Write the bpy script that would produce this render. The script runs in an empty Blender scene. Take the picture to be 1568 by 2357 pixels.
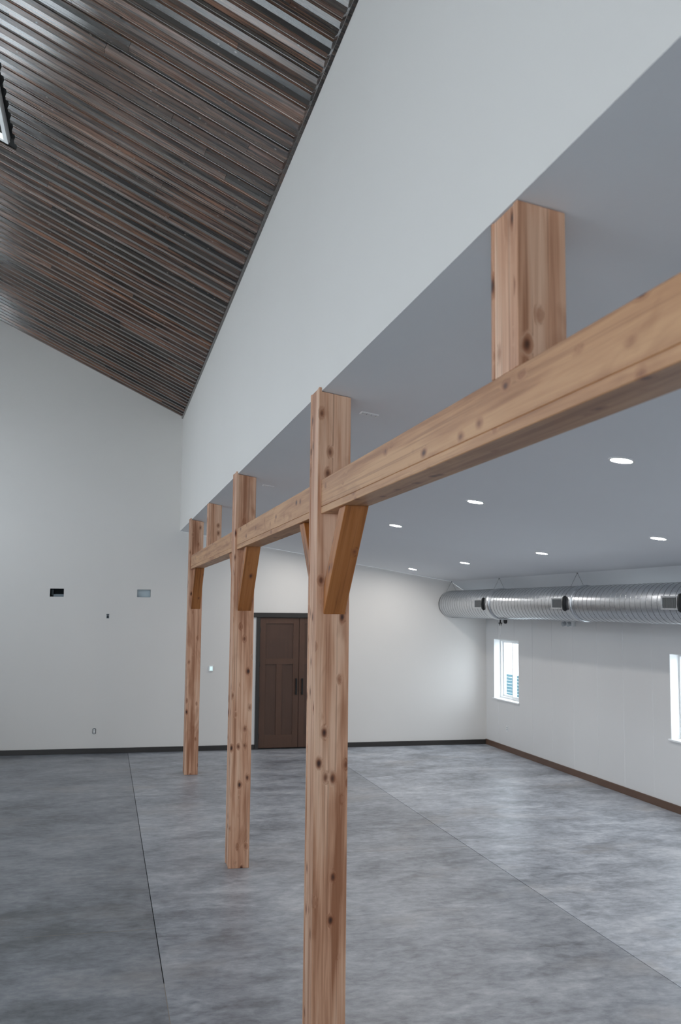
import bpy, bmesh, math, random
from mathutils import Vector, Matrix
from mathutils.geometry import tessellate_polygon

# ------------------------------------------------------------------ camera
S = bpy.context.scene
C = S.collection
F_PX, YAW, PITCH, ROLL, EYE = 2217.41, 0.2381, 0.0994, 0.0104, 2.71
cy_, sy_, cp_, sp_ = math.cos(YAW), math.sin(YAW), math.cos(PITCH), math.sin(PITCH)
FW = Vector((sy_*cp_, cy_*cp_, sp_))
RT = Vector((cy_, -sy_, 0))
UP = RT.cross(FW)
c_, s_ = math.cos(ROLL), math.sin(ROLL)
RT, UP = c_*RT + s_*UP, -s_*RT + c_*UP
camd = bpy.data.cameras.new('camera')
cam = bpy.data.objects.new('camera', camd)
C.objects.link(cam)
M = Matrix((RT, UP, -FW)).transposed().to_4x4()
M.translation = (0, 0, EYE)
cam.matrix_world = M
camd.sensor_fit = 'HORIZONTAL'
camd.sensor_width = 36
camd.lens = F_PX*36/1568
camd.clip_start = 0.05
camd.clip_end = 300
camd.dof.use_dof = True
camd.dof.focus_distance = 8.5
camd.dof.aperture_fstop = 5.0
S.camera = cam

# ------------------------------------------------------------------ sky, exposure
w = bpy.data.worlds.new('overcast_sky')
S.world = w
w.use_nodes = True
wb = w.node_tree.nodes['Background']
wb.inputs[0].default_value = (0.865, 0.94, 1.02, 1)
wb.inputs[1].default_value = 7.0
S.view_settings.view_transform = 'Standard'
S.view_settings.look = 'None'
S.view_settings.gamma = 1
S.view_settings.use_curve_mapping = False
S.view_settings.exposure = -0.03
S.cycles.max_bounces = 12
S.cycles.diffuse_bounces = 8
S.cycles.glossy_bounces = 4
S.cycles.use_denoising = True
S.cycles.sample_clamp_indirect = 8

def portal(name, loc, normal, sx, sy):
    l = bpy.data.lights.new(name, 'AREA')
    l.shape = 'RECTANGLE'
    l.size, l.size_y = sx, sy
    l.cycles.is_portal = True
    o = bpy.data.objects.new(name, l)
    C.objects.link(o)
    o.location = loc
    o.rotation_euler = Vector(normal).to_track_quat('-Z', 'Y').to_euler()
    return o

# ------------------------------------------------------------------ dimensions
XW, XR, XL = 1.357, 7.62, -5.2          # upper side wall, right wall, left wall
YF, YB = 18.641, -4.0                   # far wall, wall behind the camera
ZS, ZE = 4.147, 6.361                   # low edge of upper wall, eave of wood ceiling
SL, CS = 0.1588, 0.4788                 # slopes: aisle ceiling, wood ceiling
XF = 6.858                              # fold of the aisle ceiling above the duct
XRIDGE = -2.15
ZRIDGE = ZE + CS*(XW - XRIDGE)
ZRW = 2.78                              # top of right wall
def zc(x): return ZS - SL*(x - XW)
def zw(x): return ZE + CS*(XW - x) if x > XRIDGE else ZRIDGE - CS*(XRIDGE - x)
ZFOLD = zc(XF)
rnd = random.Random(7)

# ------------------------------------------------------------------ material helpers
def new_mat(name, rough=0.5, metal=0.0, col=(0.8, 0.8, 0.8)):
    m = bpy.data.materials.new(name)
    m.use_nodes = True
    nt = m.node_tree
    b = nt.nodes['Principled BSDF']
    b.inputs['Roughness'].default_value = rough
    b.inputs['Metallic'].default_value = metal
    b.inputs['Base Color'].default_value = (*col, 1)
    return m, nt, b
def N(nt, t, **kw):
    n = nt.nodes.new(t)
    for k, v in kw.items():
        setattr(n, k, v)
    return n
def ramp(nt, stops, fac=None, interp='LINEAR'):
    r = N(nt, 'ShaderNodeValToRGB')
    e = r.color_ramp.elements
    r.color_ramp.interpolation = interp
    while len(e) < len(stops):
        e.new(0.5)
    for i, (p, c) in enumerate(stops):
        e[i].position = p
        e[i].color = (*c, 1) if len(c) == 3 else c
    if fac is not None:
        nt.links.new(fac, r.inputs[0])
    return r
def mix(nt, a, b, fac, mode='MIX'):
    m = N(nt, 'ShaderNodeMix', data_type='RGBA', blend_type=mode)
    for sock, v in ((m.inputs[0], fac), (m.inputs[6], a), (m.inputs[7], b)):
        if hasattr(v, 'is_linked'):
            nt.links.new(v, sock)
        elif isinstance(v, (int, float)):
            sock.default_value = v
        else:
            sock.default_value = (*v, 1)
    return m.outputs[2]
def math_(nt, op, a, b=None):
    m = N(nt, 'ShaderNodeMath', operation=op)
    for i, v in enumerate((a, b)):
        if v is None:
            continue
        if hasattr(v, 'is_linked'):
            nt.links.new(v, m.inputs[i])
        else:
            m.inputs[i].default_value = v
    return m.outputs[0]
def noise(nt, vec, scale, detail=4, rough=0.55, dist=0.0):
    n = N(nt, 'ShaderNodeTexNoise')
    n.inputs['Scale'].default_value = scale
    n.inputs['Detail'].default_value = detail
    n.inputs['Roughness'].default_value = rough
    n.inputs['Distortion'].default_value = dist
    nt.links.new(vec, n.inputs['Vector'])
    return n.outputs['Fac']
def bump(nt, bsdf, h, strength, dist):
    b = N(nt, 'ShaderNodeBump')
    b.inputs['Strength'].default_value = strength
    b.inputs['Distance'].default_value = dist
    nt.links.new(h, b.inputs['Height'])
    nt.links.new(b.outputs[0], bsdf.inputs['Normal'])
def coords(nt, scale=(1, 1, 1), offset=True):
    tc = N(nt, 'ShaderNodeTexCoord')
    v = tc.outputs['Object']
    if offset:
        oi = N(nt, 'ShaderNodeObjectInfo')
        cmb = N(nt, 'ShaderNodeCombineXYZ')
        k = math_(nt, 'MULTIPLY', oi.outputs['Random'], 91.7)
        k2 = math_(nt, 'MULTIPLY', oi.outputs['Random'], 53.1)
        nt.links.new(k, cmb.inputs[0]); nt.links.new(k2, cmb.inputs[1]); nt.links.new(k, cmb.inputs[2])
        a = N(nt, 'ShaderNodeVectorMath', operation='ADD')
        nt.links.new(v, a.inputs[0]); nt.links.new(cmb.outputs[0], a.inputs[1])
        v = a.outputs[0]
    mp = N(nt, 'ShaderNodeMapping')
    mp.inputs['Scale'].default_value = scale
    nt.links.new(v, mp.inputs[0])
    return v, mp.outputs[0]
def stretch(nt, v, scale):
    mp = N(nt, 'ShaderNodeMapping')
    mp.inputs['Scale'].default_value = scale
    nt.links.new(v, mp.inputs[0])
    return mp.outputs[0]

# ------------------------------------------------------------------ materials
def paint(name, col, rough=0.55, texture=0.06):
    m, nt, b = new_mat(name, rough, 0, col)
    v, _ = coords(nt, offset=False)
    bump(nt, b, noise(nt, v, 160, 3), texture, 0.003)
    n2 = noise(nt, v, 0.7, 3)
    nt.links.new(mix(nt, col, tuple(c*0.955 for c in col), n2), b.inputs['Base Color'])
    return m
M_WALL = paint('white_wall_paint', (0.79, 0.768, 0.738))
M_CEIL = paint('white_ceiling_paint', (0.82, 0.84, 0.865), 0.7)
M_PANEL = paint('white_panel_enamel', (0.74, 0.735, 0.73), 0.35, 0.02)
M_TRIM = paint('white_vinyl', (0.86, 0.87, 0.87), 0.35, 0.0)

def timber(name, axis, dark=(0.31, 0.118, 0.050), mid=(0.62, 0.335, 0.205), light=(0.80, 0.53, 0.37), rough=0.48):
    """stained fir: grain along one local axis, darker streaks, scattered knots"""
    m, nt, b = new_mat(name, rough)
    along = [axis == i for i in range(3)]
    v, _ = coords(nt)
    # knots
    kv = stretch(nt, v, tuple(4.8 if a else 8.5 for a in along))
    wob = noise(nt, v, 9, 2)
    vo = N(nt, 'ShaderNodeTexVoronoi', feature='F1')
    vo.inputs['Scale'].default_value = 1.0
    vo.inputs['Randomness'].default_value = 1.0
    nt.links.new(kv, vo.inputs['Vector'])
    d = math_(nt, 'ADD', vo.outputs['Distance'], math_(nt, 'MULTIPLY', math_(nt, 'SUBTRACT', wob, 0.5), 0.20))
    core = ramp(nt, [(0.045, (1, 1, 1)), (0.145, (0, 0, 0))], d)
    halo = ramp(nt, [(0.06, (1, 1, 1)), (0.29, (0, 0, 0))], d, 'EASE')
    # grain, bent around the knots
    gs = tuple(0.9 if a else 26 for a in along)
    gv = stretch(nt, v, gs)
    bend = N(nt, 'ShaderNodeVectorMath', operation='ADD')
    sc = N(nt, 'ShaderNodeVectorMath', operation='SCALE')
    sc.inputs['Scale'].default_value = 0.9
    nt.links.new(halo.outputs[0], sc.inputs[0])
    nt.links.new(gv, bend.inputs[0]); nt.links.new(sc.outputs[0], bend.inputs[1])
    g = noise(nt, bend.outputs[0], 1.0, 5, 0.6, 0.6)
    broad = noise(nt, stretch(nt, v, tuple(0.7 if a else 9 for a in along)), 1.0, 3, 0.5, 0.4)
    fine = noise(nt, stretch(nt, v, tuple(3 if a else 120 for a in along)), 1.0, 2)
    c = ramp(nt, [(0.38, dark), (0.485, mid), (0.59, light)], math_(nt, 'ADD', math_(nt, 'MULTIPLY', g, 0.45), math_(nt, 'MULTIPLY', broad, 0.55))).outputs[0]
    c = mix(nt, c, tuple(x*0.75 for x in mid), math_(nt, 'MULTIPLY', fine, 0.30))
    stain = ramp(nt, [(0.56, (0, 0, 0)), (0.74, (1, 1, 1))], noise(nt, stretch(nt, v, tuple(1.6 if a else 5 for a in along)), 1.0, 3, 0.6, 0.8))
    c = mix(nt, c, dark, math_(nt, 'MULTIPLY', stain.outputs[0], 0.65))
    line = ramp(nt, [(0.57, (0, 0, 0)), (0.66, (1, 1, 1))], noise(nt, stretch(nt, bend.outputs[0], tuple(0.5 if a else 2.1 for a in along)), 1.0, 4, 0.6))
    c = mix(nt, c, tuple(x*0.8 for x in dark), math_(nt, 'MULTIPLY', line.outputs[0], 0.5))
    c = mix(nt, c, (0.26, 0.085, 0.03), math_(nt, 'MULTIPLY', halo.outputs[0], 0.9))
    c = mix(nt, c, (0.045, 0.014, 0.008), core.outputs[0])
    nt.links.new(c, b.inputs['Base Color'])
    bump(nt, b, math_(nt, 'ADD', g, math_(nt, 'MULTIPLY', fine, 0.4)), 0.12, 0.004)
    return m
M_TIMBER = [timber('stained_fir_x', 0), timber('stained_fir_y', 1, dark=(0.33, 0.14, 0.055), mid=(0.52, 0.265, 0.125), light=(0.62, 0.345, 0.17)), timber('stained_fir_z', 2)]
M_BRACE = timber('orange_stained_fir', 2, (0.20, 0.066, 0.016), (0.41, 0.145, 0.034), (0.50, 0.20, 0.060))

def dark_wood(name, axis, a, b_, rough=0.42):
    m, nt, b = new_mat(name, rough)
    v, _ = coords(nt)
    g = noise(nt, stretch(nt, v, tuple(1.2 if i == axis else 30 for i in range(3))), 1.0, 5, 0.6, 0.4)
    br = noise(nt, v, 2.2, 2)
    c = mix(nt, a, b_, math_(nt, 'ADD', math_(nt, 'MULTIPLY', g, 0.55), math_(nt, 'MULTIPLY', br, 0.45)))
    nt.links.new(c, b.inputs['Base Color'])
    bump(nt, b, g, 0.08, 0.003)
    return m
M_DOOR = dark_wood('walnut_door_stain', 2, (0.052, 0.024, 0.015), (0.125, 0.062, 0.037))
M_DOORP = dark_wood('walnut_door_panel_stain', 2, (0.045, 0.022, 0.015), (0.110, 0.056, 0.035))
M_CASE = dark_wood('charcoal_trim_stain', 2, (0.020, 0.019, 0.018), (0.040, 0.036, 0.032))
M_BASEF = dark_wood('charcoal_baseboard_stain', 0, (0.020, 0.019, 0.019), (0.045, 0.040, 0.036))
M_BASER = dark_wood('walnut_baseboard_stain', 1, (0.080, 0.042, 0.026), (0.15, 0.085, 0.055))

def plank_mat():
    """printed barn-wood finish on glossy ribbed sheet; the tone of each plank comes from its object colour"""
    m, nt, b = new_mat('barnwood_print', 0.3)
    oi = N(nt, 'ShaderNodeObjectInfo')
    v, _ = coords(nt)
    g = noise(nt, stretch(nt, v, (1.3, 60, 1.3)), 1.0, 6, 0.65, 0.5)
    br = noise(nt, stretch(nt, v, (0.9, 7, 0.9)), 1.0, 3, 0.5, 0.3)
    c = mix(nt, oi.outputs['Color'], (0.012, 0.012, 0.012), ramp(nt, [(0.42, (0.85, 0.85, 0.85)), (0.60, (0, 0, 0))], g).outputs[0])
    c = mix(nt, c, (0.16, 0.135, 0.12), math_(nt, 'MULTIPLY', ramp(nt, [(0.52, (0, 0, 0)), (0.72, (1, 1, 1))], br).outputs[0], 0.32))
    c = mix(nt, c, (0.16, 0.06, 0.025), math_(nt, 'MULTIPLY', ramp(nt, [(0.58, (0, 0, 0)), (0.70, (1, 1, 1))], noise(nt, stretch(nt, v, (0.8, 5, 0.8)), 1.3, 2)).outputs[0], 0.45))
    vo = N(nt, 'ShaderNodeTexVoronoi')
    nt.links.new(stretch(nt, v, (1.9, 6, 1.9)), vo.inputs['Vector'])
    kn = ramp(nt, [(0.03, (1, 1, 1)), (0.13, (0, 0, 0))], vo.outputs['Distance']).outputs[0]
    c = mix(nt, c, (0.30, 0.26, 0.23), math_(nt, 'MULTIPLY', kn, 0.7))
    nt.links.new(c, b.inputs['Base Color'])
    b.inputs['IOR'].default_value = 1.75
    nt.links.new(math_(nt, 'ADD', 0.145, math_(nt, 'MULTIPLY', g, 0.07)), b.inputs['Roughness'])
    bump(nt, b, g, 0.03, 0.001)
    return m
M_PLANK = plank_mat()
M_DECK = new_mat('black_deck_underlay', 0.9, 0, (0.008, 0.008, 0.008))[0]

def concrete():
    m, nt, b = new_mat('sealed_concrete', 0.4)
    tc = N(nt, 'ShaderNodeTexCoord')
    geo = N(nt, 'ShaderNodeNewGeometry')
    v = geo.outputs['Position']
    vs = stretch(nt, v, (0.75, 1.15, 1))
    big = noise(nt, vs, 0.55, 5, 0.6, 0.4)
    midn = noise(nt, vs, 2.4, 6, 0.62, 0.5)
    fin = noise(nt, vs, 11, 6, 0.7, 0.3)
    f = math_(nt, 'ADD', math_(nt, 'MULTIPLY', big, 0.32), math_(nt, 'ADD', math_(nt, 'MULTIPLY', midn, 0.38), math_(nt, 'MULTIPLY', fin, 0.30)))
    c = ramp(nt, [(0.39, (0.115, 0.125, 0.142)), (0.465, (0.235, 0.253, 0.285)), (0.525, (0.335, 0.357, 0.395)), (0.61, (0.50, 0.515, 0.545))], f).outputs[0]
    warm = ramp(nt, [(0.55, (0, 0, 0)), (0.72, (1, 1, 1))], noise(nt, vs, 0.9, 4, 0.6)).outputs[0]
    c = mix(nt, c, (0.36, 0.33, 0.305), math_(nt, 'MULTIPLY', warm, 0.45))
    sp = ramp(nt, [(0.74, (0, 0, 0)), (0.80, (1, 1, 1))], noise(nt, v, 26, 2, 0.5)).outputs[0]
    c = mix(nt, c, (0.46, 0.46, 0.46), math_(nt, 'MULTIPLY', sp, 0.5))
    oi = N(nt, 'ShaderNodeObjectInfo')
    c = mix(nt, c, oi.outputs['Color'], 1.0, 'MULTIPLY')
    nt.links.new(c, b.inputs['Base Color'])
    b.inputs['Coat Weight'].default_value = 0.25
    b.inputs['Coat Roughness'].default_value = 0.36
    nt.links.new(math_(nt, 'ADD', 0.30, math_(nt, 'MULTIPLY', midn, 0.22)), b.inputs['Roughness'])
    bump(nt, b, math_(nt, 'ADD', midn, math_(nt, 'MULTIPLY', fin, 0.5)), 0.10, 0.01)
    return m
M_FLOOR = concrete()
M_JOINT = new_mat('dark_joint', 0.9, 0, (0.03, 0.031, 0.033))[0]
M_GROUT = paint('pale_joint_filler', (0.30, 0.27, 0.24), 0.8)

def galvanised():
    m, nt, b = new_mat('galvanised_sheet', 0.3, 1.0, (0.62, 0.64, 0.66))
    v, _ = coords(nt)
    s = noise(nt, v, 22, 3)
    nt.links.new(mix(nt, (0.52, 0.54, 0.57), (0.70, 0.72, 0.74), s), b.inputs['Base Color'])
    nt.links.new(math_(nt, 'ADD', 0.22, math_(nt, 'MULTIPLY', s, 0.16)), b.inputs['Roughness'])
    return m
M_GALV = galvanised()
M_GALVD = new_mat('dull_zinc', 0.5, 0.8, (0.30, 0.31, 0.32))[0]
M_SEAM = new_mat('dull_seam_metal', 0.55, 0.7, (0.22, 0.23, 0.24))[0]
M_BLACK = new_mat('matt_black', 0.5, 0, (0.012, 0.013, 0.014))[0]
M_HANDLE = new_mat('black_powder_coat', 0.4, 0.3, (0.010, 0.012, 0.012))[0]
M_WIRE = new_mat('steel_wire', 0.5, 0.6, (0.25, 0.26, 0.27))[0]
M_WHITEP = new_mat('white_plastic', 0.4, 0, (0.82, 0.83, 0.83))[0]
M_GREYP = new_mat('grey_plastic', 0.4, 0, (0.42, 0.45, 0.47))[0]
M_RECESS = new_mat('pale_blue_sheet', 0.5, 0, (0.62, 0.74, 0.80))[0]
M_DARKBOX = new_mat('dark_cavity_lining', 0.8, 0, (0.030, 0.038, 0.042))[0]
M_LUMBER = new_mat('grey_framing_timber', 0.7, 0, (0.26, 0.31, 0.34))[0]
def emit(name, col, strength):
    m, nt, b = new_mat(name, 0.4, 0, col)
    b.inputs['Emission Color'].default_value = (*col, 1)
    b.inputs['Emission Strength'].default_value = strength
    return m
M_LENS = emit('lit_lens', (1.0, 0.965, 0.93), 280.0)
M_SCREEN = emit('lit_screen', (0.72, 0.95, 0.95), 0.55)
def glass(name='clear_pane', tint=(0.95, 0.965, 0.97, 1)):
    m = bpy.data.materials.new(name)
    m.use_nodes = True
    nt = m.node_tree
    nt.nodes.clear()
    out = N(nt, 'ShaderNodeOutputMaterial')
    tr = N(nt, 'ShaderNodeBsdfTransparent')
    tr.inputs[0].default_value = tint
    gl = N(nt, 'ShaderNodeBsdfGlossy')
    gl.inputs['Roughness'].default_value = 0.02
    fr = N(nt, 'ShaderNodeLayerWeight')
    f = math_(nt, 'ADD', 0.03, math_(nt, 'MULTIPLY', math_(nt, 'POWER', fr.outputs['Facing'], 4.0), 0.4))
    mx = N(nt, 'ShaderNodeMixShader')
    nt.links.new(f, mx.inputs[0])
    nt.links.new(tr.outputs[0], mx.inputs[1])
    nt.links.new(gl.outputs[0], mx.inputs[2])
    nt.links.new(mx.outputs[0], out.inputs[0])
    return m
M_GLASS = glass()
M_FROST = glass('tinted_roof_pane', (0.80, 0.79, 0.75, 1))
M_GROUND = paint('pale_gravel', (0.80, 0.80, 0.79), 0.9)
M_FENCE, _nt, _b = new_mat('blue_grey_fence_paint', 0.9, 0, (0.036, 0.088, 0.108))
_b.inputs['Specular IOR Level'].default_value = 0.0

# ------------------------------------------------------------------ mesh helpers
def B(): return bmesh.new()
def add_box(bm, x0, x1, y0, y1, z0, z1, bev=0.0):
    t = bmesh.new()
    bmesh.ops.create_cube(t, size=1)
    for v in t.verts:
        v.co = Vector((x0 + (v.co.x + .5)*(x1 - x0), y0 + (v.co.y + .5)*(y1 - y0), z0 + (v.co.z + .5)*(z1 - z0)))
    if bev:
        bmesh.ops.bevel(t, geom=t.edges[:], offset=bev, segments=1, affect='EDGES')
    join(bm, t)
def join(bm, t):
    mp = {}
    for v in t.verts:
        mp[v] = bm.verts.new(v.co)
    for f in t.faces:
        try:
            nf = bm.faces.new([mp[v] for v in f.verts])
            nf.smooth = f.smooth
        except ValueError:
            pass
    t.free()
def add_prism(bm, poly, vec, bev=0.0):
    """poly: list of 3D points (planar), extruded by vec"""
    t = bmesh.new()
    a = [t.verts.new(Vector(p)) for p in poly]
    b = [t.verts.new(Vector(p) + Vector(vec)) for p in poly]
    n = len(poly)
    t.faces.new(a[::-1]); t.faces.new(b)
    for i in range(n):
        j = (i + 1) % n
        t.faces.new([a[i], a[j], b[j], b[i]])
    bmesh.ops.recalc_face_normals(t, faces=t.faces[:])
    if bev:
        bmesh.ops.bevel(t, geom=t.edges[:], offset=bev, segments=1, affect='EDGES')
    join(bm, t)
def add_wall(bm, outline, holes, to3d, thick):
    """a solid wall: 2D outline with holes, to3d(u, v, depth) places it, depth 0 = room face, thick = outer face"""
    loops = [outline] + holes
    flat = [p for l in loops for p in l]
    tris = tessellate_polygon([[Vector((u, v, 0)) for u, v in l] for l in loops])
    fr = [bm.verts.new(to3d(u, v, 0)) for u, v in flat]
    bk = [bm.verts.new(to3d(u, v, thick)) for u, v in flat]
    for t in tris:
        bm.faces.new([fr[i] for i in t])
        bm.faces.new([bk[i] for i in t][::-1])
    k = 0
    for l in loops:
        n = len(l)
        for i in range(n):
            a, b = k + i, k + (i + 1) % n
            bm.faces.new([fr[a], fr[b], bk[b], bk[a]])
        k += n
    bmesh.ops.recalc_face_normals(bm, faces=bm.faces[:])
def add_tube(bm, p0, p1, r, seg=8):
    p0, p1 = Vector(p0), Vector(p1)
    ax = (p1 - p0).normalized()
    u = ax.orthogonal().normalized(); v = ax.cross(u)
    rings = []
    for p in (p0, p1):
        rings.append([bm.verts.new(p + r*(math.cos(2*math.pi*i/seg)*u + math.sin(2*math.pi*i/seg)*v)) for i in range(seg)])
    for i in range(seg):
        f = bm.faces.new([rings[0][i], rings[0][(i+1) % seg], rings[1][(i+1) % seg], rings[1][i]])
        f.smooth = True
    bm.faces.new(rings[0][::-1]); bm.faces.new(rings[1])
def add_lathe(bm, prof, seg=32, centre=(0, 0, 0)):
    """profile of (r, z) about local z"""
    c = Vector(centre)
    rings = []
    for r, z in prof:
        if r < 1e-6:
            rings.append([bm.verts.new(c + Vector((0, 0, z)))])
        else:
            rings.append([bm.verts.new(c + Vector((r*math.cos(2*math.pi*i/seg), r*math.sin(2*math.pi*i/seg), z))) for i in range(seg)])
    for a, b in zip(rings[:-1], rings[1:]):
        for i in range(seg):
            j = (i + 1) % seg
            q = [a[i], a[j], b[j], b[i]] if len(a) > 1 and len(b) > 1 else ([a[0], b[j], b[i]] if len(a) == 1 else [a[i], a[j], b[0]])
            f = bm.faces.new(q); f.smooth = True

def obj(name, bm, mat, parent=None, base=None):
    """link a bmesh given in world coordinates; base = world origin of the object"""
    base = Vector(base) if base is not None else Vector((0, 0, 0))
    for v in bm.verts:
        v.co -= base
    me = bpy.data.meshes.new(name)
    bm.to_mesh(me); bm.free()
    me.materials.append(mat)
    o = bpy.data.objects.new(name, me)
    C.objects.link(o)
    if parent is not None:
        o.parent = parent
        o.location = base - world_loc(parent)
    else:
        o.location = base
    return o
def world_loc(o):
    l = Vector((0, 0, 0))
    while o is not None:
        l += o.location
        o = o.parent
    return l
def thing(name, label, cat, loc=(0, 0, 0), group=None):
    o = bpy.data.objects.new(name, None)
    C.objects.link(o)
    o.empty_display_size = 0.1
    o.location = loc
    return tag(o, label, cat, group)
def tag(o, label, cat, group=None):
    o['label'] = label; o['category'] = cat
    if group:
        o['group'] = group
    return o
def struct(o, label=None):
    o['kind'] = 'structure'
    if label:
        o['label'] = label
    return o

# ================================================================== room shell
# floor: a bed with slabs parted by saw-cut joints
bm = B(); add_box(bm, XL - .2, XR + .3, YB - .2, YF + .2, -0.25, -0.012)
floor = struct(obj('floor', bm, M_JOINT, None, (0, 0, 0)), 'mottled grey sealed concrete floor with saw-cut joints')
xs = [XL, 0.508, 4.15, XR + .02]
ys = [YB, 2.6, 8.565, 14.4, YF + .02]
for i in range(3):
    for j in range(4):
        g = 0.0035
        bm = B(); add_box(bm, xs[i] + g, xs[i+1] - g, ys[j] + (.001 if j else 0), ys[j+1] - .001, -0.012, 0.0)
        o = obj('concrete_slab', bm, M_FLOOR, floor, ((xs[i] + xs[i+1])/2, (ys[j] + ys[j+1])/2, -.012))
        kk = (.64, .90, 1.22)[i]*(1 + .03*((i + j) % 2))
        o.color = (kk, kk, kk, 1)      # slight pour difference, widened to paint in the floor's light falloff
bm = B(); add_box(bm, 0.505, 0.511, 5.2, 7.35, -0.011, -0.001)
obj('joint_filler', bm, M_GROUT, floor, (0.508, 6.2, -.011))
for fx0, fx1, fy in ((-0.55, 0.50, 8.565), (2.55, 4.14, 10.72)):
    bm = B(); add_box(bm, fx0, fx1, fy - .0035, fy + .0035, -.002, .0006)
    obj('joint_filler', bm, M_GROUT, floor, ((fx0 + fx1)/2, fy, 0))

# far wall, with the openings of two recesses and the door
wins_far = [(-0.991, -0.743, 2.865, 3.015), (0.589, 0.838, 2.876, 3.020)]
DX0, DX1, DZ = 2.944, 4.496, 2.515
out = [(XL, 0), (DX0, 0), (DX0, DZ), (DX1, DZ), (DX1, 0), (XR + .02, 0), (XR + .02, ZRW), (XF, ZFOLD), (XW, ZS), (XW + .15, ZS + .3), (XW + .15, ZE - .06), (XW, ZE + .048), (XRIDGE, ZRIDGE + .048), (XL, zw(XL) + .02)]
holes = [[(a, c), (b, c), (b, d), (a, d)] for a, b, c, d in wins_far]
bm = B(); add_wall(bm, out, holes, lambda u, v, d: (u, YF + d, v), 0.16)
wall_far = struct(obj('wall_far', bm, M_WALL, None, (0, YF, 0)), 'white far gable wall of the hall')
def recess(a, b, c, d, mat, depth, parent, back=None):
    t = B()
    y0, y1 = YF + .012, YF + depth
    add_box(t, a - .01, a, y0, y1, c - .01, d + .01); add_box(t, b, b + .01, y0, y1, c - .01, d + .01)
    add_box(t, a, b, y0, y1, c - .01, c); add_box(t, a, b, y0, y1, d, d + .01)
    o = obj('recess_box', t, mat, parent, ((a + b)/2, y0, c))
    t = B(); add_box(t, a - .01, b + .01, y1, y1 + .01, c - .01, d + .01)
    obj('recess_back', t, back or mat, parent, ((a + b)/2, y1, c))
    return o
r1 = recess(*wins_far[0], M_DARKBOX, 0.30, wall_far)
bm = B(); add_box(bm, -.93, -.744, YF + .05, YF + .14, 2.866, 2.912, .003); add_box(bm, -.975, -.935, YF + .20, YF + .29, 2.89, 3.0, .003)
obj('framing_block', bm, M_LUMBER, wall_far, (-.84, YF + .05, 2.866))
recess(*wins_far[1], M_GALVD, 0.075, wall_far, M_RECESS)

# upper side wall above the posts
bm = B(); add_box(bm, XW, XW + .15, YB, YF - .001, ZS, ZE + .02)
struct(obj('wall_upper', bm, M_WALL, None, (XW, 0, ZS)), 'tall white upper side wall above the timber frame')

# aisle ceiling with its fold down to the right wall
bm = B()
add_prism(bm, [(XW, YB, ZS), (XF, YB, ZFOLD), (XR + .02, YB, ZRW), (XR + .02, YB, ZRW + .12), (XF, YB, ZFOLD + .12), (XW + .15, YB, ZS + .12), (XW + .15, YB, ZS + .0001), (XW + .0002, YB, ZS + .0001)], (0, YF - YB - .001, 0))
struct(obj('ceiling_aisle', bm, M_CEIL, None, (XF, 0, ZFOLD)), 'sloping white ceiling over the side aisle')

# right wall of ribless sheet panels round the window openings
WZ0, WZ1 = 0.955, 2.134
WINS = [(17.025, 18.22), (10.82, 12.005), (4.62, 5.805), (-1.6, -0.4)]
bm = B()
add_wall(bm, [(YB, 0), (YF + .02, 0), (YF + .02, ZRW + .1), (YB, ZRW + .1)], [[(a, WZ0), (b, WZ0), (b, WZ1), (a, WZ1)] for a, b in WINS], lambda u, v, d: (XR + .006 + d, u, v), 0.25)
wall_right = struct(obj('wall_right', bm, M_PANEL, None, (XR, 0, 0)), 'white panelled right wall with small windows')
SEAM = .797
e = YF
k = 0
edges = [YF] + [18.025 - SEAM*i for i in range(28) if 18.025 - SEAM*i > YB] + [YB]
for a, b in zip(edges[1:], edges[:-1]):
    if b - a < .05:
        continue
    t = B()
    segs = [(a + .002, b - .002, 0.0, ZRW)]
    for wa, wb_ in WINS:
        ns = []
        for (p, q, z0, z1) in segs:
            lo, hi = max(p, wa), min(q, wb_)
            if hi <= lo or z1 <= WZ0 or z0 >= WZ1:
                ns.append((p, q, z0, z1)); continue
            ns += [(p, q, z0, WZ0), (p, q, WZ1, z1)]
            if lo > p + .004: ns.append((p, lo, WZ0, WZ1))
            if hi < q - .004: ns.append((hi, q, WZ0, WZ1))
        segs = ns
    for (p, q, z0, z1) in segs:
        lb = .012 if abs(p - a - .002) < 1e-6 else 0
        rb = .012 if abs(q - b + .002) < 1e-6 else 0
        add_prism(t, [(XR + .0065, p, z0), (XR + .0065, q, z0), (XR, q - rb, z0), (XR, p + lb, z0)], (0, 0, z1 - z0))
    obj('wall_panel', t, M_PANEL, wall_right, (XR, (a + b)/2, 0))

# left wall (clerestory) and wall behind the camera, with their windows
LWIN = [(12.8, 17.4, 3.7, 6.0), (0.4, 5.0, 3.5, 5.7), (7.0, 11.0, 3.9, 6.0)]
bm = B()
add_wall(bm, [(YB, 0), (YF, 0), (YF, zw(XL)), (YB, zw(XL))], [[(a, c), (b, c), (b, d), (a, d)] for a, b, c, d in LWIN], lambda u, v, d: (XL - d, u, v), 0.2)
struct(obj('wall_left', bm, M_WALL, None, (XL, 0, 0)))
BWIN = [(-5.0, -0.5, 0.6, 3.9)]
bm = B()
add_wall(bm, [(XL, 0), (XR + .02, 0), (XR + .02, ZRW), (XF, ZFOLD), (XW, ZS), (XW, ZE), (XRIDGE, ZRIDGE), (XL, zw(XL))], [[(a, c), (b, c), (b, d), (a, d)] for a, b, c, d in BWIN], lambda u, v, d: (u, YB - d, v), 0.2)
struct(obj('wall_back', bm, M_WALL, None, (0, YB, 0)))
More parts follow.
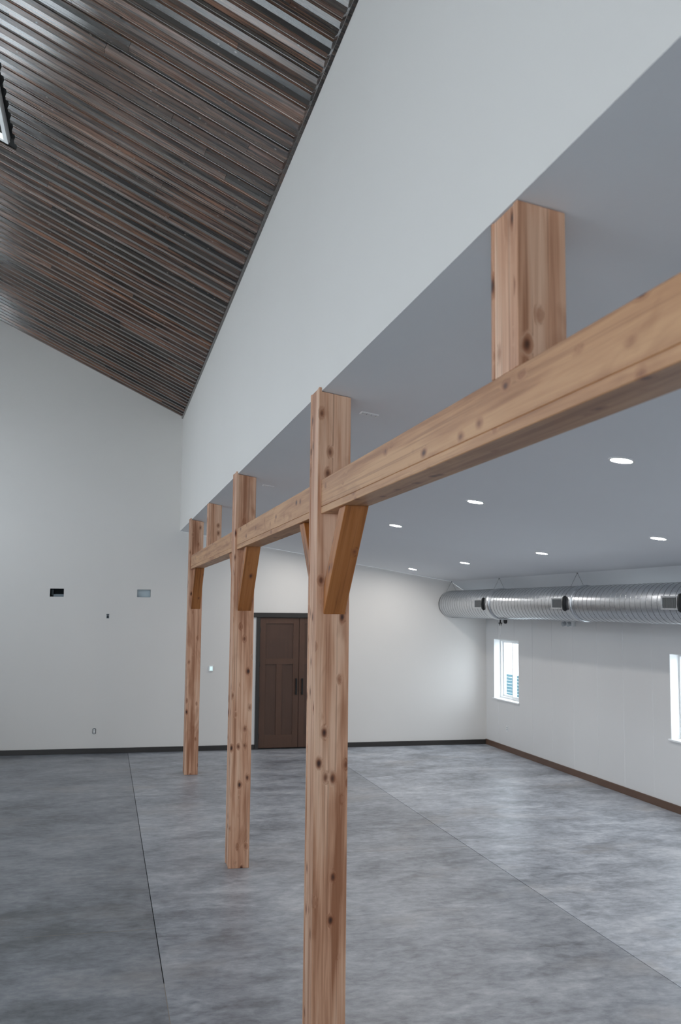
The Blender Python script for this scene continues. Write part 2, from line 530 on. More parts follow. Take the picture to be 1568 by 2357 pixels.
for i, (a, b, c, d) in enumerate(LWIN):
    t = B()
    for y0, y1, z0, z1 in ((a, b, c, c + .06), (a, b, d - .06, d), (a, a + .06, c, d), (b - .06, b, c, d), ((a + b)/2 - .03, (a + b)/2 + .03, c, d)):
        add_box(t, XL - .14, XL - .08, y0, y1, z0, z1)
    f = struct(obj('window_%d' % (6 + i), t, M_TRIM, None, (XL - .1, (a + b)/2, c)))
    t = B(); add_box(t, XL - .112, XL - .106, a + .06, b - .06, c + .06, d - .06)
    obj('pane', t, M_GLASS, f, (XL - .11, (a + b)/2, c))
    portal('window_light_%d' % (6 + i), (XL - .22, (a + b)/2, (c + d)/2), (1, 0, 0), b - a, d - c)
for i, (a, b, c, d) in enumerate(BWIN):
    t = B()
    for x0, x1, z0, z1 in ((a, b, c, c + .06), (a, b, d - .06, d), (a, a + .06, c, d), (b - .06, b, c, d), ((a + b)/2 - .03, (a + b)/2 + .03, c, d)):
        add_box(t, x0, x1, YB - .14, YB - .08, z0, z1)
    f = struct(obj('window_%d' % (9 + i), t, M_TRIM, None, ((a + b)/2, YB - .1, c)))
    t = B(); add_box(t, a + .06, b - .06, YB - .112, YB - .106, c + .06, d - .06)
    obj('pane', t, M_GLASS, f, ((a + b)/2, YB - .11, c))
    portal('window_light_%d' % (9 + i), ((a + b)/2, YB - .22, (c + d)/2), (0, 1, 0), b - a, d - c)

# ------------------------------------------------------------------ wood-look ceiling
ANG = math.atan(CS)
CO, SI = math.cos(ANG), math.sin(ANG)
LS = (XW - XRIDGE)/CO                                  # length of the slope
SKX0, SKX1, SKY0, SKY1 = -1.98, -1.165, 8.5, 10.27     # skylight opening
def on_slope(s, y, h):
    """s metres up the slope from the eave, h metres down into the room from the sheet"""
    return Vector((XW - s*CO - h*SI, y, ZE + s*SI - h*CO))
sk0, sk1 = (XW - SKX1)/CO, (XW - SKX0)/CO
H0 = -.045
bm = B()
def deck(s0, s1, y0, y1):
    add_prism(bm, [on_slope(s0, y0, H0), on_slope(s1, y0, H0), on_slope(s1, y0, H0 - .12), on_slope(s0, y0, H0 - .12)], (0, y1 - y0, 0))
deck(-.1, LS, YB - .1, SKY0); deck(-.1, LS, SKY1, YF + .1); deck(-.1, sk0, SKY0, SKY1); deck(sk1, LS, SKY0, SKY1)
add_prism(bm, [(XRIDGE, YB - .1, ZRIDGE), (XL - .1, YB - .1, zw(XL - .1)), (XL - .1, YB - .1, zw(XL - .1) + .14), (XRIDGE, YB - .1, ZRIDGE + .16)], (0, YF - YB + .2, 0))
ceiling = struct(obj('ceiling', bm, M_DECK, None, (XRIDGE, 0, ZRIDGE)), 'pitched ceiling of dark barnwood-look ribbed planks')

PER = .2265
PAN = [(0.0, -.034), (0.036, -.034), (.038, -.030), (.041, -.030), (.043, -.034), (.078, -.034), (.080, -.030), (.083, -.030), (.085, -.034), (.118, -.034)]
RIB = [(.118, -.034), (.140, 0.0), (.205, 0.0), (.2265, -.034)]
TONES = [tuple(q*1.5*f for q, f in zip(c, (1.40, .97, .76))) for c in [(.050, .052, .052), (.040, .045, .047), (.085, .066, .054), (.115, .082, .064), (.10, .083, .078), (.070, .060, .056), (.13, .088, .064), (.060, .050, .045), (.105, .090, .085), (.085, .058, .042), (.030, .034, .035), (.14, .115, .105)]]
def strip(prof, y0, s0, s1, name, parent):
    t = B()
    rows = []
    for h_off in (0, -.006):
        for s in (s0, s1):
            rows.append([t.verts.new(on_slope(s, y0 + dy, h + h_off)) for dy, h in prof])
    n = len(prof)
    for i in range(n - 1):
        t.faces.new([rows[0][i], rows[0][i+1], rows[1][i+1], rows[1][i]])
        t.faces.new([rows[2][i], rows[3][i], rows[3][i+1], rows[2][i+1]])
        t.faces.new([rows[0][i], rows[2][i], rows[2][i+1], rows[0][i+1]])
        t.faces.new([rows[1][i], rows[1][i+1], rows[3][i+1], rows[3][i]])
    t.faces.new([rows[0][0], rows[1][0], rows[3][0], rows[2][0]])
    t.faces.new([rows[0][-1], rows[2][-1], rows[3][-1], rows[1][-1]])
    bmesh.ops.recalc_face_normals(t, faces=t.faces[:])
    o = obj(name, t, M_PLANK, parent, on_slope(s0, y0, 0))
    c = list(rnd.choice(TONES)); k = rnd.uniform(.6, 1.25)
    o.color = (c[0]*k, c[1]*k, c[2]*k, 1)
    return o
kper = 0
y = YF - .004 - PER
while y > 4.95:
    smax = LS
    if y < SKY1 + .03 and y + PER > SKY0:
        smax = (XW + 1.085)/CO
    for prof in (PAN, RIB):
        cuts = [0.012]
        q = rnd.uniform(.35, 2.6)
        if smax > 3 or rnd.random() < .75:
            cuts.append(min(q, smax - .5))
        cuts.append(smax)
        for a, b in zip(cuts[:-1], cuts[1:]):
            strip(prof, y, a + .0015, b - .0015, 'ceiling_plank', ceiling)
    y -= PER
# the rest of the sheet, behind the frame: one joined part
t = B()
while y > YB:
    smax = (XW + 1.085)/CO if SKY0 < y + PER and y < SKY1 else LS
    pr = PAN + RIB[1:]
    for (a, ha), (b, hb) in zip(pr[:-1], pr[1:]):
        t.faces.new([t.verts.new(on_slope(.012, y + a, ha)), t.verts.new(on_slope(.012, y + b, hb)), t.verts.new(on_slope(smax, y + b, hb)), t.verts.new(on_slope(smax, y + a, ha))])
    y -= PER
o = obj('plank_field', t, M_PLANK, ceiling, (XW, 0, ZE)); o['kind'] = 'stuff'; o.color = (.08, .066, .058, 1)
t = B()
add_prism(t, [(XRIDGE, YB, ZRIDGE - .01), (XL, YB, zw(XL) - .01), (XL, YB, zw(XL) - .03), (XRIDGE, YB, ZRIDGE - .03)], (0, YF - YB, 0))
o = obj('plank_slope', t, M_PLANK, ceiling, (XRIDGE, 0, ZRIDGE)); o.color = (.08, .066, .058, 1)
t = B()
add_prism(t, [(XRIDGE - .12, YB, ZRIDGE - .085), (XRIDGE + .022, YB, ZRIDGE - .03), (XRIDGE + .022, YB, ZRIDGE + .14), (XRIDGE - .03, YB, ZRIDGE + .14)], (0, YF - YB - .001, 0), .004)
o = obj('ridge_cap', t, M_PLANK, ceiling, (XRIDGE, 0, ZRIDGE)); o.color = (.07, .055, .048, 1)  # cap added to keep daylight from leaking through the ridge gap
# screws in line across the ribs
t = B()
yy = YF - .004 - PER
while yy > 5:
    for sx in (1.55,):
        c = on_slope(sx, yy + .10, -.034)
        add_tube(t, c, c + Vector((-SI, 0, -CO))*.009, .0075, 6)
    yy -= PER
o = obj('screws', t, M_BLACK, ceiling, (0, 10, 7)); o['kind'] = 'stuff'

# eave trim in two-metre lengths
yy, i = YF - .003, 0
bm = B()
trim = None
while yy > YB:
    y2 = max(YB, yy - (1.9 if i else 1.1) - .9*rnd.random())
    t = B()
    add_prism(t, [(XW - .028, y2 + .001, ZE - .022), (XW - .0005, y2 + .001, ZE - .032), (XW - .0005, y2 + .001, ZE + .03), (XW - .028, y2 + .001, ZE + .04)], (0, yy - y2 - .002, 0), .002)
    o = obj('trim_1' if trim is None else 'trim_board', t, M_PLANK, trim, (XW, (yy + y2)/2, ZE))
    if trim is None:
        trim = o; struct(o, 'thin barnwood trim strip along the eave')
    k = rnd.choice([(.075, .055, .045), (.10, .072, .055), (.06, .055, .052)])
    o.color = (*k, 1)
    yy = y2; i += 1

# skylight: white frame round a shaft, pane on top
bm = B()
def sk_bar(s0, s1, y0, y1, h0, h1):
    add_prism(bm, [on_slope(s0, y0, h0), on_slope(s1, y0, h0), on_slope(s1, y0, h1), on_slope(s0, y0, h1)], (0, y1 - y0, 0), .003)
FWD = .05
sk_bar(sk0 - .025, sk0 + FWD - .025, SKY0 - .03, SKY1 + .03, -.02, .02)
sk_bar(sk1 - FWD + .025, sk1 + .025, SKY0 - .03, SKY1 + .03, -.02, .02)
sk_bar(sk0 + FWD - .025, sk1 - FWD + .025, SKY1 - .02, SKY1 + .03, -.02, .02)
sk_bar(sk0 + FWD - .025, sk1 - FWD + .025, SKY0 - .03, SKY0 + .02, -.02, .02)
sky = struct(obj('window_3', bm, M_TRIM, None, on_slope((sk0 + sk1)/2, 9.4, 0)), 'white framed skylight in the barnwood ceiling')
bm = B()
sk_bar(sk0 - .02, sk0 - .001, SKY0, SKY1, -.5, -.02); sk_bar(sk1 + .001, sk1 + .02, SKY0, SKY1, -.5, -.02)
sk_bar(sk0, sk1, SKY0 - .02, SKY0 - .001, -.5, -.02); sk_bar(sk0, sk1, SKY1 + .001, SKY1 + .02, -.5, -.02)
obj('shaft', bm, M_TRIM, sky, on_slope((sk0 + sk1)/2, 8.6, -.3))
bm = B(); sk_bar(sk0, sk1, SKY0, SKY1, -.46, -.45)
obj('pane', bm, M_FROST, sky, on_slope((sk0 + sk1)/2, 8.6, -.45))

# ------------------------------------------------------------------ baseboards
BH = .094
bm = B(); add_box(bm, XL, DX0 - .075, YF - .018, YF, 0, BH, .003); add_box(bm, DX1 + .075, XR - .018, YF - .018, YF, 0, BH, .003)
struct(obj('baseboard_far', bm, M_BASEF, None, (0, YF, 0)), 'charcoal stained baseboard along the far wall')
bm = B(); add_box(bm, XR - .018, XR, YB, YF - .001, 0, .105, .003)
struct(obj('baseboard_right', bm, M_BASER, None, (XR, 8, 0)), 'walnut stained baseboard along the panelled wall')

# ------------------------------------------------------------------ double door in the far wall
door = bpy.data.objects.new('door_1', None); C.objects.link(door)
door.location = ((DX0 + DX1)/2, YF, 0)
struct(door, 'dark walnut double door with black pulls in a charcoal frame')
mid = (DX0 + DX1)/2
for x0, x1 in ((DX0 - .072, DX0), (DX1, DX1 + .072)):
    bm = B(); add_box(bm, x0, x1, YF - .024, YF + .12, 0, DZ, .003)
    obj('jamb', bm, M_CASE, door, ((x0 + x1)/2, YF, 0))
bm = B(); add_box(bm, DX0 - .135, DX1 + .135, YF - .032, YF + .12, DZ, DZ + .09, .003)
obj('head_casing', bm, M_CASE, door, (mid, YF, DZ))
bm = B(); add_box(bm, DX0, DX1, YF - .02, YF + .12, 0, .016)
obj('threshold', bm, M_BLACK, door, (mid, YF, 0))
bm = B(); add_box(bm, DX0 - .02, DX1 + .02, YF + .10, YF + .16, -.01, DZ + .02)
obj('door_light_block', bm, M_DARKBOX, door, (mid, YF + .1, 0))  # unseen dark slab added behind the leaves to stop light leaking through
def leaf(x0, x1, handle_x, hinge_x):
    x0 += .004; x1 -= .004
    z0, z1 = .024, DZ - .006
    st = .112
    t = B()
    yf, yb = YF + .004, YF + .048
    mx = (x0 + x1)/2
    for a, b, c, d in ((x0, x0 + st, z0, z1), (x1 - st, x1, z0, z1), (x0 + st, x1 - st, z1 - .112, z1), (x0 + st, x1 - st, 1.612, 1.722), (x0 + st, x1 - st, z0, .266), (mx - .055, mx + .055, .266, 1.612)):
        add_box(t, a, b, yf, yb, c, d, .002)
    l = obj('door_leaf', t, M_DOOR, door, (mx, YF, 0))
    for a, b, c, d in ((x0 + st, x1 - st, 1.722, z1 - .112), (x0 + st, mx - .055, .266, 1.612), (mx + .055, x1 - st, .266, 1.612)):
        t = B(); add_box(t, a - .008, b + .008, yf + .018, yb - .012, c - .008, d + .008)
        obj('door_panel', t, M_DOORP, l, ((a + b)/2, YF, c))
    t = B()
    add_box(t, handle_x - .016, handle_x + .016, yf - .055, yf - .035, 1.03, 1.345, .005)
    for z in (1.06, 1.315):
        add_box(t, handle_x - .012, handle_x + .012, yf - .036, yf, z - .014, z + .014, .003)
    o = obj('pull_handle', t, M_HANDLE, l, (handle_x, YF, 1.03)); o['label'] = 'black bar pull handle'
    for z in (.25, .95, 1.62, 2.27):
        t = B(); add_tube(t, (hinge_x, yf - .006, z - .05), (hinge_x, yf - .006, z + .05), .009, 8)
        obj('hinge', t, M_HANDLE, l, (hinge_x, YF, z))
leaf(DX0, mid, 3.665, DX0 + .002)
leaf(mid, DX1, 3.785, DX1 - .002)

# ------------------------------------------------------------------ right-hand slider windows
def side_window(n, a, b, label):
    wnd = bpy.data.objects.new('window_%d' % n, None); C.objects.link(wnd)
    wnd.location = (XR, (a + b)/2, WZ0)
    struct(wnd, label)
    xi, xo = XR - .002, XR + .26
    ctr = ((a + b)/2, WZ0)
    t = B()          # white lining of the reveal
    add_box(t, xi, xo, a, a + .012, WZ0, WZ1); add_box(t, xi, xo, b - .012, b, WZ0, WZ1)
    add_box(t, xi, xo, a, b, WZ1 - .012, WZ1); add_box(t, xi, xo, a, b, WZ0, WZ0 + .012)
    obj('lining', t, M_TRIM, wnd, (XR, *ctr))
    t = B(); add_box(t, XR - .035, XR + .15, a - .03, b + .03, WZ0 - .012, WZ0 + .014, .004)
    obj('sill', t, M_TRIM, wnd, (XR, *ctr))
    t = B()
    x0, x1 = XR + .135, XR + .235
    a1, b1, z0, z1 = a + .012, b - .012, WZ0 + .014, WZ1 - .012
    for y0, y1, c, d in ((a1, a1 + .032, z0, z1), (b1 - .032, b1, z0, z1), (a1 + .032, b1 - .032, z0, z0 + .032), (a1 + .032, b1 - .032, z1 - .032, z1)):
        add_box(t, x0, x1, y0, y1, c, d, .003)
    obj('frame', t, M_TRIM, wnd, (XR, *ctr))
    mid_ = (a + b)/2
    for y0, y1, x, lab in ((a1 + .032, mid_ + .018, XR + .155, 'inner'), (mid_ - .018, b1 - .032, XR + .20, 'outer')):
        t = B()
        c0, c1 = z0 + .032, z1 - .032
        for p, q, c, d in ((y0, y0 + .034, c0, c1), (y1 - .034, y1, c0, c1), (y0 + .034, y1 - .034, c0, c0 + .034), (y0 + .034, y1 - .034, c1 - .034, c1)):
            add_box(t, x - .018, x + .018, p, q, c, d, .003)
        s = obj('sash', t, M_TRIM, wnd, (x, (y0 + y1)/2, c0))
        t = B(); add_box(t, x - .003, x + .003, y0 + .032, y1 - .032, c0 + .032, c1 - .032)
        obj('pane', t, M_GLASS, s, (x, (y0 + y1)/2, c0))
    portal('window_light_%d' % n, (XR + .30, (a + b)/2, (WZ0 + WZ1)/2), (-1, 0, 0), b - a, WZ1 - WZ0)
side_window(1, *WINS[0], 'small white slider window nearest the far corner')
side_window(2, *WINS[1], 'white slider window cut off by the right edge')
side_window(4, *WINS[2], 'white slider window')
side_window(5, *WINS[3], 'white slider window')

# outside
bm = B(); add_box(bm, -60, 90, -60, 110, -.6, -.3)
struct(obj('ground', bm, M_GROUND, None, (0, 0, -.6)))
fence = thing('slat_fence', 'low blue-grey horizontal slat fence seen through the far window', 'fence', (10.2, 27, -.3))
for k in range(17):
    bm = B(); z = -.28 + .079*k
    add_box(bm, 10.2, 10.23, 16, 38, z, z + .070)
    obj('slat', bm, M_FENCE, fence, (10.2, 27, z))
for yy in (16.1, 20.4, 24.7, 29, 33.3, 37.8):
    bm = B(); add_box(bm, 10.232, 10.32, yy - .045, yy + .045, -.3, 1.06, .004)
    obj('post', bm, M_FENCE, fence, (10.27, yy, -.3))

# ================================================================== timber frame
PX0, PX1, PD = 1.337, 1.5573, .268
BT = .030
def post(y, label):
    t = thing('timber_post', label, 'post', ((PX0 + PX1)/2, y + PD/2, 0), 'timber posts of the frame')
    lap = XW - .0008
    def board(y0, y1):
        m = B()
        add_prism(m, [(PX0, y0, 0), (PX1, y0, 0), (PX1, y0, zc(PX1) - .004), (lap + .0015, y0, zc(XW) - .004), (lap, y0, ZS - .001), (lap, y0, ZS + .024), (PX0, y0, ZS + .024)], (0, y1 - y0, 0), .0025)
        return m
    obj('front_board', board(y, y + BT), M_TIMBER[2], t, ((PX0 + PX1)/2, y, 0))
    obj('back_board', board(y + PD - BT, y + PD), M_TIMBER[2], t, ((PX0 + PX1)/2, y + PD, 0))
    m = B(); add_box(m, PX0 + .0045, lap, y + BT, y + PD - BT, 0, ZS + .024, .0025)
    obj('side_board', m, M_TIMBER[2], t, (PX0, y + PD/2, 0))
    m = B(); add_box(m, lap, PX1 - .001, y + BT, y + PD - BT, 0, zc(PX1) - .004, .0025)
    obj('side_board', m, M_TIMBER[2], t, (PX1, y + PD/2, 0))
    return t
Y1, Y2, Y3 = 6.149, 10.31, 16.044
post(Y1, 'nearest full-height knotty timber post with braces on both sides')
post(Y2, 'middle knotty timber post, standing left of the double door')
post(Y3, 'farthest and smallest timber post, at the end of the beam')

BX0, BX1, BZ0, BZS, BZ1 = 1.3585, 1.534, 3.3245, 3.3694, 3.548
def beam(y0, y1, label):
    t = thing('timber_beam', label, 'beam', ((BX0 + BX1)/2, (y0 + y1)/2, BZ0), 'horizontal timber beams of the frame')
    m = B(); add_box(m, BX0, BX0 + .04, y0, y1, BZS, BZ1, .003); obj('side_board', m, M_TIMBER[1], t, (BX0, y0, BZS))
    m = B(); add_box(m, BX1 - .04, BX1, y0, y1, BZS, BZ1, .003); obj('side_board', m, M_TIMBER[1], t, (BX1, y0, BZS))
    m = B(); add_box(m, BX0 + .04, BX1 - .04, y0, y1, BZS + .01, BZ1 - .002); obj('core', m, M_TIMBER[1], t, ((BX0 + BX1)/2, y0, BZS))
    m = B(); add_box(m, BX0 + .001, BX1 - .001, y0, y1, BZ0, BZS, .003); obj('bottom_board', m, M_TIMBER[1], t, ((BX0 + BX1)/2, y0, BZ0))
beam(YB + .002, Y1 - .001, 'large foreground timber beam running out of the right edge of the picture')
beam(Y1 + PD + .001, Y2 - .001, 'middle timber beam between the nearest and the middle post')
beam(Y2 + PD + .001, Y3 - .001, 'farthest timber beam between the middle and the farthest post')

def stub(y0, y1, label):
    x0, x1 = XW + .001, 1.543
    t = thing('stub_post', label, 'post', ((x0 + x1)/2, (y0 + y1)/2, BZ1), 'short timber stubs on the beams')
    zt = lambda x: zc(x) - .003
    def board(a, b):
        m = B(); add_prism(m, [(x0, a, BZ1), (x1, a, BZ1), (x1, a, zt(x1)), (x0, a, zt(x0))], (0, b - a, 0), .0025); return m
    obj('front_board', board(y0, y0 + .034), M_TIMBER[2], t, ((x0 + x1)/2, y0, BZ1))
    obj('back_board', board(y1 - .022, y1), M_TIMBER[2], t, ((x0 + x1)/2, y1, BZ1))
    m = B(); add_prism(m, [(x0 + .0045, y0 + .034, BZ1), (x1 - .0045, y0 + .034, BZ1), (x1 - .0045, y0 + .034, zt(x1)), (x0 + .0045, y0 + .034, zt(x0))], (0, y1 - y0 - .056, 0), .0025)
    obj('side_board', m, M_TIMBER[2], t, ((x0 + x1)/2, (y0 + y1)/2, BZ1))
stub(3.02, 3.257, 'large foreground timber stub between the near beam and the ceiling')
stub(13.36, 13.56, 'small distant timber stub on the beam beside the farthest post')

def brace(yp, dirn, label, x0=1.384, x1=1.528):
    """knee brace from a post face (plane y = yp) up to the underside of the beam; dirn -1 towards the camera"""
    zb, run, th = 2.668, .578, .168
    # profile in (outwards, z); outwards measured from the post face
    a = math.atan2(run, BZ0 - zb)
    pts = [(0, zb), (run, BZ0), (run - th, BZ0), (0, zb + th*(BZ0 - zb)/run)]
    m = B()
    add_prism(m, [(x0, yp + dirn*o, z) for o, z in pts], (x1 - x0, 0, 0), .003)
    base = Vector(((x0 + x1)/2, yp, zb))
    rot = Matrix.Rotation(-dirn*a, 4, 'X')     # local z runs along the brace
    for v in m.verts:
        v.co = rot.inverted() @ (v.co - base)
    me = bpy.data.meshes.new('knee_brace'); m.to_mesh(me); m.free()
    me.materials.append(M_BRACE)
    o = bpy.data.objects.new('knee_brace', me); C.objects.link(o)
    o.location = base
    o.rotation_euler = rot.to_euler()
    tag(o, label, 'brace', 'diagonal knee braces under the beams')
brace(Y1 - .001, -1, 'largest orange knee brace, on the front of the nearest post')
brace(Y1 + PD + .001, 1, 'orange knee brace partly hidden behind the nearest post')
brace(Y2 - .001, -1, 'orange knee brace on the front of the middle post')
brace(Y2 + PD + .001, 1, 'orange knee brace partly hidden behind the middle post')
brace(Y3 - .001, -1, 'smallest orange knee brace, on the front of the farthest post')

# ================================================================== spiral duct
DR, DZC = .268, 2.812
duct = thing('spiral_duct', 'round galvanised spiral ventilation duct hung along the right wall', 'duct', (XF, 10, DZC))
PITCH_D = .128
def section(y0, y1, r, name):
    t = B()
    seg = 56
    prof = [(0, 0), (.25, 0), (.43, 0), (.455, 0), (.475, .0024), (.5, .0032), (.525, .0024), (.545, 0), (.57, 0), (.75, 0)]
    n0 = 0
    rows = []
    ylist = []
    kk = 0
    while True:
        done = False
        for fr, dr in prof:
            yv = (kk + fr)*PITCH_D
            if yv > (y1 - y0):
                done = True; break
            ylist.append((yv, dr))
        if done: break
        kk += 1
    for yv, dr in ylist:
        row = []
        for i in range(seg):
            a = 2*math.pi*i/seg
            tilt = PITCH_D*(i/seg)*0.0
            yy_ = min(max(y0 + yv + PITCH_D*.5*math.cos(a)*.5, y0), y1)
            row.append(t.verts.new((XF + (r + dr)*math.cos(a), yy_, DZC + (r + dr)*math.sin(a))))
        rows.append(row)
    for ra, rb in zip(rows[:-1], rows[1:]):
        for i in range(seg):
            j = (i + 1) % seg
            try:
                f = t.faces.new([ra[i], ra[j], rb[j], rb[i]]); f.smooth = True
            except ValueError:
                pass
    # split material: the raised lock seam is duller than the sheet
    o = obj(name, t, M_GALV, duct, (XF, y0, DZC))
    me = o.data
    me.materials.append(M_SEAM)
    k = 0
    for ri in range(len(rows) - 1):
        for i in range(seg):
            if k < len(me.polygons):
                me.polygons[k].material_index = 1 if 3 <= (ri % len(prof)) <= 6 else 0
            k += 1
    return o
section(16.13, YF - .02, DR, 'duct_section')
section(12.95, 16.13, DR - .006, 'duct_section')
section(0.5, 12.95, DR - .012, 'duct_section')
def collar(y0, y1, r):
    t = B(); seg = 56
    rows = [[t.verts.new((XF + rr*math.cos(2*math.pi*i/seg), yy_, DZC + rr*math.sin(2*math.pi*i/seg))) for i in range(seg)] for yy_, rr in ((y0, r - .02), (y0, r), (y0 + .01, r + .006), (y1 - .01, r + .006), (y1, r), (y1, r - .02))]
    for ra, rb in zip(rows[:-1], rows[1:]):
        for i in range(seg):
            f = t.faces.new([ra[i], ra[(i+1) % seg], rb[(i+1) % seg], rb[i]]); f.smooth = True
    return obj('collar', t, M_GALV, duct, (XF, y0, DZC))
collar(15.98, 16.19, DR + .006)
collar(12.9, 12.98, DR)
t = B(); add_lathe(t, [(DR, 0), (DR, .01), (0, .012)], 40)
for v in t.verts:
    v.co = Vector((XF + v.co.x, YF - .022 + v.co.z, DZC + v.co.y))
obj('end_cap', t, M_GALV, duct, (XF, YF - .02, DZC))
def grille(ya, yb):
    z0, z1 = DZC - .083, DZC + .085
    x0, x1 = XF - DR - .028, XF - DR + .03
    t = B()
    fr = .022
    add_box(t, x0, x1, ya, yb, z0, z0 + fr, .002); add_box(t, x0, x1, ya, yb, z1 - fr, z1, .002)
    add_box(t, x0, x1, ya, ya + fr*1.4, z0 + fr, z1 - fr, .002); add_box(t, x0, x1, yb - fr*1.4, yb, z0 + fr, z1 - fr, .002)
    g = obj('air_grille', t, M_GALV, duct, (x0, (ya + yb)/2, z0))
    t = B(); add_box(t, x0 + .034, x1, ya + fr, yb - fr, z0 + fr, z1 - fr)
    obj('grille_back', t, M_DARKBOX, g, (x0, (ya + yb)/2, z0))
    n = 13
    for k in range(n):
        yy_ = ya + .04 + (yb - ya - .08)*k/(n - 1)
        t = B(); add_box(t, x0 + .008, x0 + .032, yy_ - .004, yy_ + .004, z0 + fr, z1 - fr)
        obj('louver', t, M_GALVD, g, (x0, yy_, z0))
    # black end scoop on the near side, hugging the duct
    t = B()
    pts = []
    for k in range(9):
        a = math.pi*(.87 + .26*k/8)
        pts.append((XF + (DR - .004)*math.cos(a), DZC + (DR - .004)*math.sin(a)))
    outp = []
    for k in range(9):
        a = math.pi*(1.13 - .26*k/8)
        rr = DR + .042 if 0 < k < 8 else DR + .02
        outp.append((XF + rr*math.cos(a), DZC + rr*math.sin(a)))
    poly = [(x, ya - .032, z) for x, z in pts + outp]
    add_prism(t, poly, (0, .030, 0), .002)
    obj('end_gasket', t, M_BLACK, g, (x0, ya, z0))
for ya, yb in ((16.19 + .06, 16.62), (13.10, 13.47), (10.14, 10.50), (7.2, 7.56)):
    grille(ya, yb)
for yy_ in (18.59, 16.137, 13.187, 10.2, 7.2):
    t = B()
    top = (XF, yy_, ZFOLD - .004)
    for sgn in (-1, 1):
        add_tube(t, top, (XF + sgn*.115, yy_ , DZC + math.sqrt(DR**2 - .115**2)), .0028, 5)
    add_tube(t, (XF, yy_, ZFOLD - .016), (XF, yy_, ZFOLD - .0005), .012, 8)
    obj('hanger_wire', t, M_WIRE, duct, (XF, yy_, DZC + DR))

# pull cord and knob beneath the duct
pc = thing('pull_cord', 'white pull cord with black fitting hanging below the duct over the far window', 'cord', (XF, 16.1, DZC - DR))
zb = DZC - DR - .008
t = B(); add_tube(t, (XF, 16.1, zb - .055), (XF, 16.1, zb), .013); add_lathe(t, [(0, 0), (.034, 0), (.034, .016), (0, .016)], 16, (XF, 16.1, zb - .07)); add_tube(t, (XF - .015, 16.1, zb - .105), (XF - .015, 16.1, zb - .07), .006); add_tube(t, (XF + .015, 16.1, zb - .105), (XF + .015, 16.1, zb - .07), .006)
obj('fitting', t, M_BLACK, pc, (XF, 16.1, zb))
t = B(); add_tube(t, (XF, 16.1, zb - .30), (XF, 16.1, zb - .07), .006)
obj('cord', t, M_WHITEP, pc, (XF, 16.1, zb - .3))
t = B(); add_lathe(t, [(0, -.07), (.02, -.068), (.031, -.05), (.034, -.02), (.034, 0), (0, 0)], 16, (XF + .01, 15.9, zb))
tag(obj('duct_sensor', t, M_BLACK, None, (XF + .01, 15.9, zb)), 'small black rounded sensor under the duct beside the pull cord', 'sensor')

# ================================================================== recessed lights
TH = math.atan(SL)
def downlight(x, y, label):
    zz = zc(x)
    t = thing('recessed_light', label, 'ceiling light', (x, y, zz), 'recessed downlights in the aisle ceiling')
    t.rotation_euler = (0, TH, 0)
    m = B(); add_lathe(m, [(.070, .004), (.074, -.004), (.082, -.007), (.092, -.006), (.096, -.0005), (.096, .002)], 40)
    o = obj('trim_ring', m, M_WHITEP, None); o.parent = t
    m = B(); add_lathe(m, [(.0735, -.003), (.04, -.0045), (0, -.005)], 40)
    bmesh.ops.reverse_faces(m, faces=m.faces[:])
    o = obj('lens', m, M_LENS, None); o.parent = t
    o['label'] = 'glowing round lens'
lx = [(3.59, 6.207, 'largest glowing downlight, just below the near beam'),
      (3.60, 9.066, 'second glowing downlight of the left row, below the middle of the near beam'),
      (3.64, 11.945, 'third glowing downlight of the left row, right of the nearest knee brace'),
      (3.65, 14.80, 'fourth downlight of the left row, behind the nearest brace'),
      (3.66, 17.50, 'last downlight of the left row, washing the wall above the double door'),
      (5.61, 8.99, 'glowing downlight at the right edge above the duct'),
      (5.645, 11.841, 'glowing downlight second from right, above the middle of the duct'),
      (5.67, 14.745, 'glowing downlight above the far window end of the duct'),
      (5.67, 17.486, 'smallest glowing downlight, nearest the far wall'),
      (5.60, 6.15, 'downlight outside the right edge of the picture'),
      (3.58, 3.35, 'downlight above the near beam outside the picture'),
      (5.60, 3.35, 'downlight far outside the right edge of the picture')]
for a in lx:
    downlight(*a)

def ceiling_vent(x, y, sx, sy_v, label):
    t = thing('ceiling_vent', label, 'vent', (x, y, zc(x)), 'small slot vents in the aisle ceiling')
    t.rotation_euler = (0, TH, 0)
    m = B()
    add_box(m, -sx, sx, -sy_v, -sy_v + .009, -.010, 0); add_box(m, -sx, sx, sy_v - .009, sy_v, -.010, 0)
    add_box(m, -sx, -sx + .009, -sy_v + .009, sy_v - .009, -.010, 0); add_box(m, sx - .009, sx, -sy_v + .009, sy_v - .009, -.010, 0)
    o = obj('vent_frame', m, M_WHITEP, None); o.parent = t
    m = B(); add_box(m, -sx + .009, sx - .009, -sy_v + .009, sy_v - .009, -.004, 0)
    o = obj('vent_back', m, M_GREYP, None); o.parent = t
    for k in range(3):
        m = B(); xx = -sx*.55 + sx*.55*k
        add_box(m, xx - .012, xx + .012, -sy_v*.5, sy_v*.5, -.008, -.004)
        o = obj('vent_slot', m, M_WHITEP, None); o.parent = t
ceiling_vent(1.775, 6.48, .062, .036, 'small white slot vent in the ceiling beside the nearest post')
ceiling_vent(1.76, 10.73, .062, .036, 'small white slot vent in the ceiling beside the middle post')

# ================================================================== things on the walls
# thermostat
t = thing('thermostat', 'small white thermostat with lit screen between the two far posts', 'thermostat', (2.01, YF, 1.536))
m = B(); add_box(m, 1.963, 2.057, YF - .024, YF, 1.477, 1.596, .008); obj('body', m, M_WHITEP, t, (2.01, YF, 1.536))
m = B(); add_box(m, 1.985, 2.040, YF - .027, YF - .022, 1.498, 1.576, .002); o = obj('screen', m, M_SCREEN, t, (2.01, YF, 1.536)); o['label'] = 'pale lit screen'
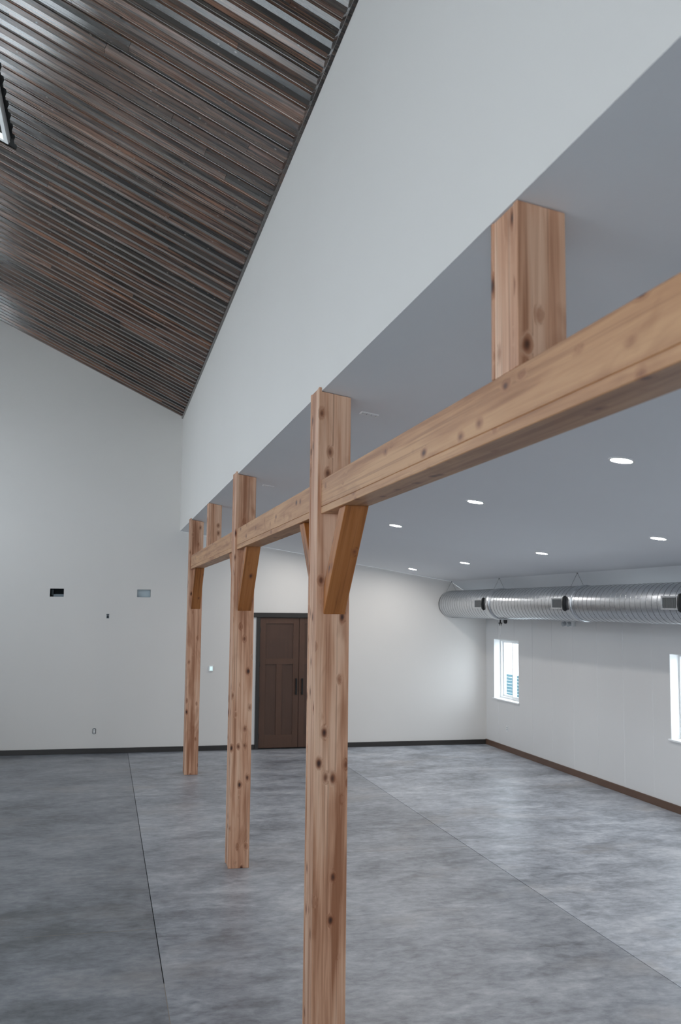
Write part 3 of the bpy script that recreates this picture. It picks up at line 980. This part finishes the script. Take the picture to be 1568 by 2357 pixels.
# open switch box
t = thing('electrical_box', 'small uncovered grey electrical box between the two wall recesses', 'electrical box', (.064, YF, 2.516))
m = B(); add_box(m, .037, .092, YF - .004, YF - .0005, 2.472, 2.56); obj('box', m, M_GREYP, t, (.064, YF, 2.516))
m = B(); add_box(m, .042, .087, YF - .008, YF - .003, 2.538, 2.556, .002); add_box(m, .046, .083, YF - .007, YF - .003, 2.478, 2.53, .002); obj('bracket', m, M_DARKBOX, t, (.064, YF, 2.516))
# receptacle without cover
t = thing('outlet', 'white duplex outlet without cover plate low on the far wall', 'outlet', (-.108, YF, .403))
m = B(); add_box(m, -.139, -.078, YF - .002, YF - .0004, .352, .454); obj('opening', m, M_DARKBOX, t, (-.108, YF, .403))
m = B(); add_box(m, -.128, -.089, YF - .012, YF - .002, .362, .444, .003); r = obj('receptacle', m, M_WHITEP, t, (-.108, YF, .403))
for z in (.383, .423):
    m = B(); add_box(m, -.118, -.114, YF - .0125, YF - .011, z - .007, z + .007); add_box(m, -.103, -.099, YF - .0125, YF - .011, z - .007, z + .007); obj('slot', m, M_BLACK, r, (-.108, YF, z))
for xa in (-.142, -.092):
    for za in (.348, .45):
        m = B(); add_box(m, xa, xa + .017, YF - .006, YF - .0005, za, za + .008); obj('ear', m, M_WHITEP, t, (xa, YF, za))
# covered outlet on the panelled wall
t = thing('outlet', 'white covered outlet on the panelled wall below the far window', 'outlet', (XR, 17.58, .43))
m = B(); add_box(m, XR - .007, XR, 17.545, 17.617, .375, .49, .002); obj('cover_plate', m, M_WHITEP, t, (XR, 17.58, .43))
for z in (.413, .452):
    m = B(); add_box(m, XR - .0085, XR - .0065, 17.563, 17.599, z - .014, z + .014, .0006); obj('socket', m, M_GREYP, t, (XR, 17.58, z))
# twin-head emergency light under the duct, on the wall
t = thing('emergency_light', 'small white twin-head emergency light on the panelled wall below the duct', 'light', (XR, 14.92, 2.50))
m = B(); add_box(m, XR - .06, XR, 14.74, 15.08, 2.44, 2.56, .008); obj('housing', m, M_WHITEP, t, (XR, 14.92, 2.5))
for yy_ in (14.82, 15.0):
    m = B(); add_tube(m, (XR - .11, yy_, 2.475), (XR - .055, yy_, 2.49), .038, 14); obj('lamp_head', m, M_GREYP, t, (XR - .08, yy_, 2.48))
